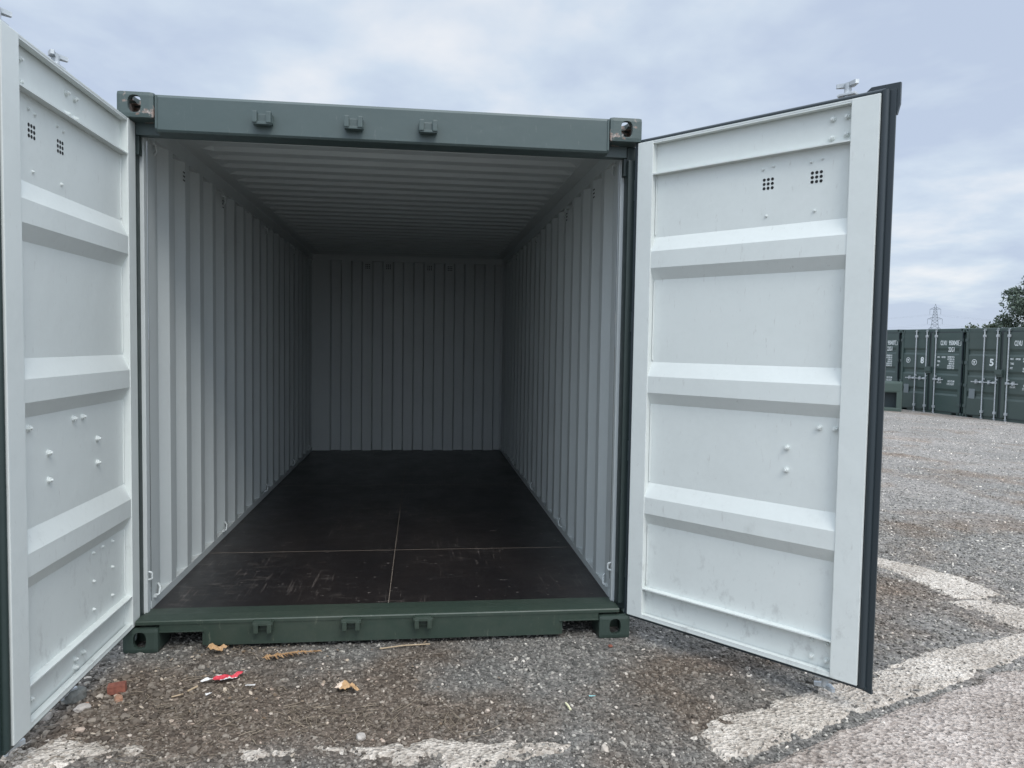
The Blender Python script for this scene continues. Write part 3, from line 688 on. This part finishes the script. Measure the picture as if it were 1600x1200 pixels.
for n_, num, chk, big, lab in rows:
    p_ = R0+EX*(n_*(Wc+GAP)); p_.z += -.002*n_*2.4
    rt = empty('shipping_container', p_, ROW_ROT, lab, 'shipping container', 'closed containers standing in a row')
    container('row', rt, (WALLW, ROWGS[n_+1]), False, [(.050, .040, 0), (Wc-.050, .040, 0)])
    ds = [c for c in rt.children if c.name.split('.')[0] == 'door']; dl = min(ds, key=lambda o: o.location.x); dr = max(ds, key=lambda o: o.location.x)
    # bars of this row sit a little further over
    for d_, us in ((dl, (.640, 1.06)), (dr, (-.925,))):
        bs = [c for c in d_.children if c.name.startswith('locking_bar')]; hs = [c for c in d_.children if c.name.startswith('handle')]
        for i, u in enumerate(us): bs[i].location.x = u; hs[i].location.x = u
    mb = MB(); mb.box(-.11, .11, -.13, -.052, 1.30, 1.44, 0, .012); mb.box(-.10, .10, -.10, -.052, 1.24, 1.30, 0, .006); mb.build('lock_box', [ROWGS[n_+1]], dl, (UF+.04, 0, 0))
    mb = MB(); mb.box(.16, .36, -.0465, -.038, .58, .86, 0, .002); mb.build('data_plate', [STICK], dl)
    ring(dl, .30, 1.62, .085)
    if big: fit_text(dl, big, .80, .93, 1.53, 1.73, .006)
    R_ = lambda x: x-dr.location.x       # container x -> door-local x
    F_ = lambda t, x0, x1, z0, z1, b_=.003: fit_text(dr, t, R_(x0), R_(x1), z0, z1, b_)
    F_('CLVU', 1.60, 1.83, 2.095, 2.235); F_(num, 1.91, 2.235, 2.095, 2.235); F_(chk, 2.285, 2.335, 2.105, 2.225)
    mb = MB(); xb = R_(2.31)
    for x0, x1, z0, z1 in ((-.048, .048, .068, .078), (-.048, .048, -.078, -.068), (-.048, -.038, -.068, .068), (.038, .048, -.068, .068)): mb.box(xb+x0, xb+x1, -.0545, -.051, 2.165+z0, 2.165+z1)
    mb.build('lettering', [LETTER], dr)
    F_('22G1', 1.90, 2.12, 1.90, 2.04)
    F_('MAX.', 1.50, 1.60, 1.715, 1.765); F_('GROSS', 1.66, 1.80, 1.715, 1.765); F_('TARE', 1.50, 1.61, 1.585, 1.640); F_('NET', 1.50, 1.58, 1.465, 1.520)
    for k, t in enumerate(('30480 KG', '67200 LB', ' 2180 KG', ' 4810 LB', '28300 KG', '62390 LB')): F_(t.strip(), (1.88 if t[0] != ' ' else 1.93), 2.13, 1.725-k*.066, 1.775-k*.066)
    F_('CU. CAP.', 1.52, 1.69, .955, 1.01); F_('33.2 CU.M', 1.92, 2.16, 1.00, 1.06); F_('1172 CU.FT', 1.90, 2.16, .915, .975)
for o in bpy.data.objects:
    if o.data == HINGE or o.data == HINGE_R: pass

# ------------------------------------------------------------------ green steel box in front of the row
bx = empty('storage_box', (15.95, 17.55, -.40), -0.62, 'low dark green steel box with square recess in front of the container row', 'storage box')
BOXG = paint('box_green_paint', (0.058, 0.086, 0.074), (0.075, 0.10, 0.088), 0.45, 0.5)
Wb, Db, Hb = .95, .60, .93
mb = MB()
mb.box(0, Wb, .30, Db, 0, Hb, 0, .05)
mb.box(0, Wb, 0, .32, .60, Hb, 0, .055); mb.box(0, Wb, -.01, .32, 0, .135, 0, .03)
mb.box(0, .18, .005, .32, .10, .64, 0, .012); mb.box(Wb-.15, Wb, .005, .32, .10, .64, 0, .012)
mb.build('body', [BOXG], bx, (-Wb, 0, 0))
mb = MB(); mb.box(.17, Wb-.14, .285, .2995, .13, .61); mb.build('recess_shade_sheet', [newmat('recess_shade', (.03, .045, .05), .6)[0]], bx, (-Wb, 0, 0))  # dark sheet across the recess back, shade put into its colour

# ------------------------------------------------------------------ pylon and cables
FAR = newmat('grey_pylon_steel', (0.14, 0.165, 0.19), 0.6)[0]
D = 600/300
pb = Vector((1.37+(179.0-1.37)*D, -3.62+(238.2+3.62)*D, -.42)); vdir = Vector((pb.x-CAM.x, pb.y-CAM.y, 0)).normalized(); side = Vector((vdir.y, -vdir.x, 0))
py = empty('electricity_pylon', pb, math.atan2(side.y, side.x), 'tall lattice steel pylon rising beyond the container row', 'pylon')
Hp = 35.0
def half(z):
    return float(np.interp(z, [0, 17.6, 25.3, 31.9, Hp], [4.2, 2.4, 1.6, .8, .05]))
mb = MB(); lv = [0, 6, 11, 15, 18.3, 21, 23.4, 25.6, 27.6, 29.5, 31.2, 32.4, Hp]
rr_ = .13
for a, b_ in zip(lv[:-1], lv[1:]):
    ha, hb = half(a), half(b_)
    ca = [Vector((sx*ha, sy*ha, a)) for sx, sy in ((-1, -1), (1, -1), (1, 1), (-1, 1))]; cb = [Vector((sx*hb, sy*hb, b_)) for sx, sy in ((-1, -1), (1, -1), (1, 1), (-1, 1))]
    for i in range(4):
        j = (i+1) % 4; mb.cyl(ca[i], cb[i], rr_, 5); mb.cyl(ca[i], cb[j], rr_*.6, 4); mb.cyl(ca[j], cb[i], rr_*.6, 4); mb.cyl(cb[i], cb[j], rr_*.6, 4)
mb.build('lattice_tower', [FAR], py)
ARMS = [(31.4, 3.3), (24.6, 4.5), (17.6, 3.9)]
tips = []
for z, l in ARMS:
    mb = MB(); h_ = half(z)
    for sx in (-1, 1):
        tip = Vector((sx*l, 0, z))
        for sy in (-1, 1):
            mb.cyl((sx*h_, sy*h_, z), tip, rr_*.8, 4); mb.cyl((sx*half(z+1.4), sy*half(z+1.4), z+1.4), tip, rr_*.8, 4)
        for t in (.3, .6): mb.cyl((sx*(h_+(l-h_)*t), 0, z), (sx*(h_+(l-h_)*t), 0, z+1.4*(1-t)), rr_*.5, 4)
        tips.append(tip-Vector((0, 0, 3.6)))
    mb.build('cross_arm', [FAR], py)
    for sx in (-1, 1):
        mb = MB(); mb.cyl((sx*l, 0, z), (sx*l, 0, z-3.6), .10, 6); mb.build('insulator', [FAR], py)
cdir = (side+vdir*.25).normalized()
pm = Matrix.Translation(pb) @ Matrix.Rotation(math.atan2(side.y, side.x), 4, 'Z')
cab = newmat('cable_steel', (.25, .28, .31), .6)[0]
names = ['upper left', 'upper right', 'middle left', 'middle right', 'lower left', 'lower right']
for k, t in enumerate(tips):
    p0 = pm @ t; mb = MB(); pts = []
    for i in range(-20, 21):
        s_ = i/20*300; u = abs(s_)/300; pts.append(p0+cdir*s_+Vector((0, 0, -4*9*u*(1-u) - (3.0*u if s_ > 0 else 0))))
    mb.tube(pts, .035, 4); o = mb.build('power_cable', [cab], None)
    tag(o, f'thin overhead cable hung from the {names[k]} arm of the pylon', 'cable', 'overhead power cables')

# ------------------------------------------------------------------ trees
def leaf_mat(name, a, b_):
    m, nt, b = newmat(name, a, .6, spec=.3); g = nd(nt, 'ShaderNodeNewGeometry')
    nt.links.new(ramp(nt, g.outputs['Random Per Island'], [(0, a), (1, b_)]), b.inputs['Base Color']); return m
LEAF = leaf_mat('dark_foliage', (.045, .068, .052), (.10, .13, .095)); LEAF2 = leaf_mat('light_foliage', (.06, .085, .055), (.12, .15, .09))  # tree leaves lightened and greyed: haze put into the colour
BARK = newmat('bark', (.09, .075, .06), .9)[0]
def tree(name, base, H, R, n_clump, leaf, per, label, cat, mat, seed, zlow=.3, trunk_r=.22, clump=1.0):
    g_ = np.random.default_rng(seed); rt = empty(name, base, 0, label, cat)
    mb = MB(); mb.cyl((0, 0, 0), (0, 0, H*.45), trunk_r, 10, 0, trunk_r*.7); mb.cyl((0, 0, H*.45), (.2, 0, H*.8), trunk_r*.7, 8, 0, trunk_r*.25)
    cl = []
    for k in range(n_clump):
        d = g_.normal(size=3); d /= np.linalg.norm(d); rad = g_.random()**.35
        c = np.array([d[0]*R[0]*rad, d[1]*R[1]*rad, H*(zlow+1)/2+d[2]*H*(1-zlow)/2*rad]); cl.append((c, (0.55+.6*g_.random())*clump))
    for c, r in cl[:max(6, n_clump//4)]:
        z0 = H*(.25+.3*g_.random()); mb.cyl((0, 0, z0), tuple(c), trunk_r*.3, 5, 0, .02)
    mb.build('trunk', [BARK], rt)
    P = []
    for c, r in cl:
        d = g_.normal(size=(per, 3)); d /= np.linalg.norm(d, axis=1)[:, None]; q = c+d*(r*g_.random((per, 1))**.4)*np.array([1, 1, .75]); P.append(q)
    P = np.concatenate(P); n = len(P); a = g_.normal(size=(n, 3)); a /= np.linalg.norm(a, axis=1)[:, None]; b_ = np.cross(a, g_.normal(size=(n, 3))); b_ /= np.linalg.norm(b_, axis=1)[:, None]
    s_ = leaf*(.6+.8*g_.random((n, 1))); V = np.stack([P-a*s_, P+b_*s_*.45, P+a*s_, P-b_*s_*.45], 1).reshape(-1, 3)
    o = link('crown', np_mesh('crown', V, np.arange(4*n).reshape(-1, 4), False), [mat], rt); return rt
tree('broadleaf_tree', (43.6, 39.45, -.42), 7.4, (5.0, 5.0), 330, .105, 200, 'big dark broadleaf tree rising behind the container row', 'tree', LEAF, 21, .08, .3, .95)
tree('shrub', (39.9, 42.0, -.42), 4.25, (1.3, 1.3), 30, .13, 90, 'loose leafy shrub beside the big tree, topping the containers', 'shrub', LEAF2, 5, .2, .07, .55)
tree('shrub', (38.8, 43.7, -.42), 3.95, (1.0, 1.0), 14, .12, 60, 'small twiggy shrub just showing above the containers, nearest the pylon', 'shrub', LEAF2, 9, .2, .06, .5)

# ------------------------------------------------------------------ litter and bits on the ground
def crumple(name, outline, loc, rotz, mats, label, cat, h=.012, seed=1, sub=5, group=None, thick=.0008, mfun=None, par=None):
    """thin crumpled sheet from an outline"""
    bm = bmesh.new(); vs = [bm.verts.new((x, y, 0)) for x, y in outline]; bm.faces.new(vs)
    bmesh.ops.triangulate(bm, faces=bm.faces); bmesh.ops.subdivide_edges(bm, edges=bm.edges, cuts=sub, use_grid_fill=True)
    bmesh.ops.triangulate(bm, faces=bm.faces)
    for v in bm.verts:
        q = v.co*38+Vector((seed*7.1, 0, 0)); v.co.z = h*(.55+mnoise.noise(q))+.35*h*mnoise.noise(q*3)+.004
    bmesh.ops.recalc_face_normals(bm, faces=bm.faces)
    me = bpy.data.meshes.new(name); bm.to_mesh(me); bm.free()
    for m_ in mats: me.materials.append(m_)
    if mfun:
        for p in me.polygons: p.material_index = mfun(p.center)
    o = link(name, me, (), par, loc, (0, 0, rotz)); s_ = o.modifiers.new('t', 'SOLIDIFY'); s_.thickness = thick
    if label: tag(o, label, cat, group)
    return o
RED = newmat('red_print', (.56, .05, .07), .45)[0]; WP = newmat('white_wrapper', (.72, .70, .68), .5)[0]
crumple('wrapper_scrap', [(-.090, -.022), (-.045, -.016), (-.03, -.02), (.01, -.022), (.03, -.012), (.035, .0), (.055, .015), (.085, .05), (.075, .058), (.04, .03), (.012, .018), (-.035, .022), (-.03, .010), (-.05, -.002), (-.088, -.006)],
        (.54, -.335, .010), .0, [WP, RED], 'torn red and white wrapper scrap lying on the gravel', 'litter', .012, 2, 5,
        mfun=lambda c: 1 if (-.042 < c.x < .075 and c.y > -.016+(.02 if c.x > .02 else 0)+c.x*.25 and not (c.x < -.01 and c.y > .012)) else 0)
crumple('paper_scrap', [(-.02, -.005), (.02, -.008), (.022, .004), (-.018, .006)], (.665, -.40, .008), .1, [WP], 'small white paper sliver beside the red wrapper', 'litter', .004, 4, 3)
crumple('paper_scrap', [(-.012, -.014), (.006, -.016), (.014, -.004), (.008, .012), (-.01, .01)], (.515, -.475, .010), .4, [WP], 'small crumpled white scrap below the red wrapper', 'litter', .010, 6, 3)
LF1 = leaf_mat('dry_leaf', (.30, .17, .08), (.46, .29, .15)); LF2 = newmat('pale_leaf', (.62, .50, .40), .7)[0]
def leaf_outline(n, l, w_, seed):
    r_ = random.Random(seed); p = []
    for k in range(n):
        t = 2*PI*k/n; rad = 1 if k % 2 == 0 else .55+.25*r_.random(); p.append((math.cos(t)*l*rad, math.sin(t)*w_*rad))
    return p
lf = crumple('dry_leaf', leaf_outline(14, .058, .034, 3), (1.075, -.475, .012), -.3, [LF1, LF2], 'curled orange brown leaf with a pale corner, alone on the gravel', 'leaf', .022, 3, 4, mfun=lambda c: 1 if c.x < -.022 else 0)
crumple('dry_leaf', leaf_outline(12, .05, .024, 8), (.435, -.03, .014), .2, [LF1], 'brown leaf crumpled below the left fork recess of the container', 'leaf', .026, 8, 4)
# dry fern frond
mb = MB(); L_ = .24
for k in range(22):
    t = k/21; x = -.12+L_*t; y = .028*math.sin(t*1.4); w_ = (.034*(1-t)**.7+.004)*random.uniform(.45, 1.15); x += random.uniform(-.004, .004); y += random.uniform(-.003, .003)
    for s_ in (-1, 1):
        mb.add([(x, y, .016), (x+.012, y+s_*w_, .012+.010*random.random()), (x+.020, y+s_*w_*.8, .008), (x+.008, y, .015)], [(0, 1, 2, 3)])
mb.tube([(-.13, -.002, .012), (0, .018, .02), (.12, .028, .013)], .0022, 5)
o = mb.build('dry_frond', [LF1], None, (.79, -.115, .004), (0, 0, .10), fix=False); tag(o, 'long dry orange frond lying before the container sill', 'leaf')
# brick fragment
mb = MB(); mb.box(-.034, .034, -.020, .020, -.006, .030, 0, .003)
def brickm():
    m, nt, b = newmat('red_brick', (.22, .07, .045), .85); v = coords(nt); nt.links.new(ramp(nt, noise(nt, v, 50, 4), [(.3, (.15, .05, .035)), (.7, (.28, .10, .065))]), b.inputs['Base Color']); bump(nt, b, noise(nt, v, 90, 3), .4, .003); return m
BRICK = brickm()
o = mb.build('brick_fragment', [BRICK], None, (.135, -.41, .014), (.05, -.06, .20)); tag(o, 'squared red brick fragment near the left door', 'brick')
def rock(name, loc, sc, mat, label, cat='stone', seed=1, group=None):
    bm = bmesh.new(); bmesh.ops.create_icosphere(bm, subdivisions=3, radius=1)
    for v in bm.verts:
        n_ = mnoise.noise(v.co*1.3+Vector((seed*3.7, 0, 0)))*.35+mnoise.noise(v.co*4+Vector((seed*3.7, 0, 0)))*.10
        v.co *= (1+n_); v.co = Vector((max(-.85, min(.9, v.co.x)), max(-.8, min(.85, v.co.y)), max(-.7, min(.75, v.co.z)))); v.co = Vector((v.co.x*sc[0], v.co.y*sc[1], v.co.z*sc[2]))
    me = bpy.data.meshes.new(name); bm.to_mesh(me); bm.free(); me.materials.append(mat); o = link(name, me, (), None, loc, (0, 0, seed)); tag(o, label, cat, group); return o
def rockm(name, a, b_):
    m, nt, b = newmat(name, a, .9, spec=.2); v = coords(nt); nt.links.new(ramp(nt, noise(nt, v, 35, 6, .7), [(.3, a), (.7, b_)]), b.inputs['Base Color']); bump(nt, b, noise(nt, v, 120, 3), .5, .003); return m
RK_G, RK_P, RK_O = rockm('grey_rock', (.13, .135, .125), (.24, .24, .22)), rockm('pale_rock', (.30, .27, .24), (.48, .44, .40)), rockm('orange_rock', (.26, .12, .07), (.42, .28, .20))
rock('stone', (-.015, -.455, .022), (.052, .040, .036), RK_G, 'big grey green stone under the left door beside the brick fragment', seed=1)
rock('stone', (.165, -.475, .010), (.026, .018, .018), RK_O, 'orange rubble lump in front of the brick fragment', seed=2)
rock('stone', (-.055, -.60, .012), (.026, .020, .018), RK_P, 'pale brown pebble beneath the lower corner of the left door', seed=3)
rock('stone', (.055, -.545, .010), (.034, .022, .018), RK_P, 'whitish angular stone just below the orange lump', seed=4)
rock('stone', (1.165, -.865, .010), (.022, .019, .014), RK_P, 'round buff pebble resting at the edge of the concrete strip', seed=5)
rock('stone', (.055, -.515, .008), (.014, .013, .012), RK_O, 'little pinkish pebble beside the big grey stone', seed=6)
rock('stone', (3.98, .52, .010), (.030, .025, .02), rockm('dark_rock', (.07, .055, .055), (.12, .09, .085)), 'dark maroon pebble on brown dirt right of the right door', seed=7)
# bits of twig
TW = newmat('pale_twig', (.38, .29, .19), .8)[0]
def twig(pts, r, label):
    mb = MB(); mb.tube(pts, r, 6); o = mb.build('twig', [TW], None); tag(o, label, 'twig')
twig([(1.19, -.055, .010), (1.30, -.035, .014), (1.43, -.020, .011)], .0035, 'long thin twig lying close to the container sill')
twig([(.42, -.43, .010), (.45, -.395, .014)], .0045, 'short pale wood splinter left of the red wrapper')
twig([(.37, -.475, .009), (.41, -.455, .010)], .0035, 'pale stick lying flat in front of the splinter')
mb = MB()
for k in range(6): a = -.03+.01*k; mb.box(-.004+.001*(k % 2), .004-.001*(k % 2), a, a+.0098, .0, .008-.001*abs(k-2.5), 0, .001)
o = mb.build('yellow_catkin', [newmat('yellow_catkin', (.66, .63, .42), .7)[0]], None, (1.98, -.70, .008), (0, 0, .15)); tag(o, 'small yellow catkin on the open gravel', 'catkin')
crumple('plastic_sliver', [(-.013, -.003), (.013, -.003), (.013, .003), (-.013, .003)], (2.096, -.631, .010), -.15, [newmat('turquoise_plastic', (.30, .62, .62), .4)[0]], 'tiny pale turquoise plastic sliver on the open gravel', 'litter', .004, 9, 2)
rock('brick_chip', (2.308, -.11, .009), (.012, .009, .007), BRICK, 'small red chip on the gravel below the right corner fitting', 'brick', 12)
# leaf crumbs trodden into the dirt (uncountable)
g_ = np.random.default_rng(5); mb = MB()
for k in range(330):
    c_ = [(.30, -.40, .28, .16), (.50, -.02, .12, .05), (.85, -.55, .35, .20), (.80, -.06, .25, .05)][int(g_.choice(4, p=[.4, .15, .33, .12]))]
    x, y = c_[0]+g_.normal()*c_[2], c_[1]+g_.normal()*c_[3]; r_ = .003+.008*g_.random()**2; n = 6; a0_ = g_.random()*6
    tx, ty = g_.normal()*.5, g_.normal()*.5
    pts = [(math.cos(a0_+i*PI/3)*r_*(.5+.7*g_.random()), math.sin(a0_+i*PI/3)*r_*(.4+.5*g_.random())) for i in range(n)]
    mb.add([(x+p[0], y+p[1], .011+p[0]*tx+p[1]*ty) for p in pts], [tuple(range(n))])
tag(mb.build('leaf_crumbs', [leaf_mat('leaf_crumb', (.13, .085, .05), (.50, .42, .33))], None, fix=False), 'small dry leaf crumbs trodden into the dirt', kind='stuff')
# straw and roots (uncountable)
g_ = np.random.default_rng(77); mb = MB()
cent = [(.55, -.62, .45, .18), (1.0, -.72, .35, .12), (.35, -.35, .3, .15), (1.45, -.80, .25, .08), (.5, -.02, .15, .05), (.3, -.95, .5, .1)]
for k in range(420):
    cx_, cy_, rx, ry = cent[int(g_.choice(6, p=[.3, .3, .12, .12, .06, .10]))]; x, y = cx_+g_.normal()*rx*.6, cy_+g_.normal()*ry*.6
    l = .012+.05*g_.random()**2; a = g_.random()*PI; b_ = g_.normal()*.5; z = .006+.010*g_.random()
    p0 = (x, y, z); p1 = (x+l*math.cos(a), y+l*math.sin(a), z+.006*g_.random()); p2 = (p1[0]+l*math.cos(a+b_), p1[1]+l*math.sin(a+b_), .006+.006*g_.random())
    mb.tube([p0, p1, p2], .0006+.0008*g_.random(), 4)
o = mb.build('dry_straw', [leaf_mat('straw', (.12, .095, .07), (.33, .27, .20))], None, fix=False); tag(o, 'dry straw and root bits scattered on the brown dirt', kind='stuff')
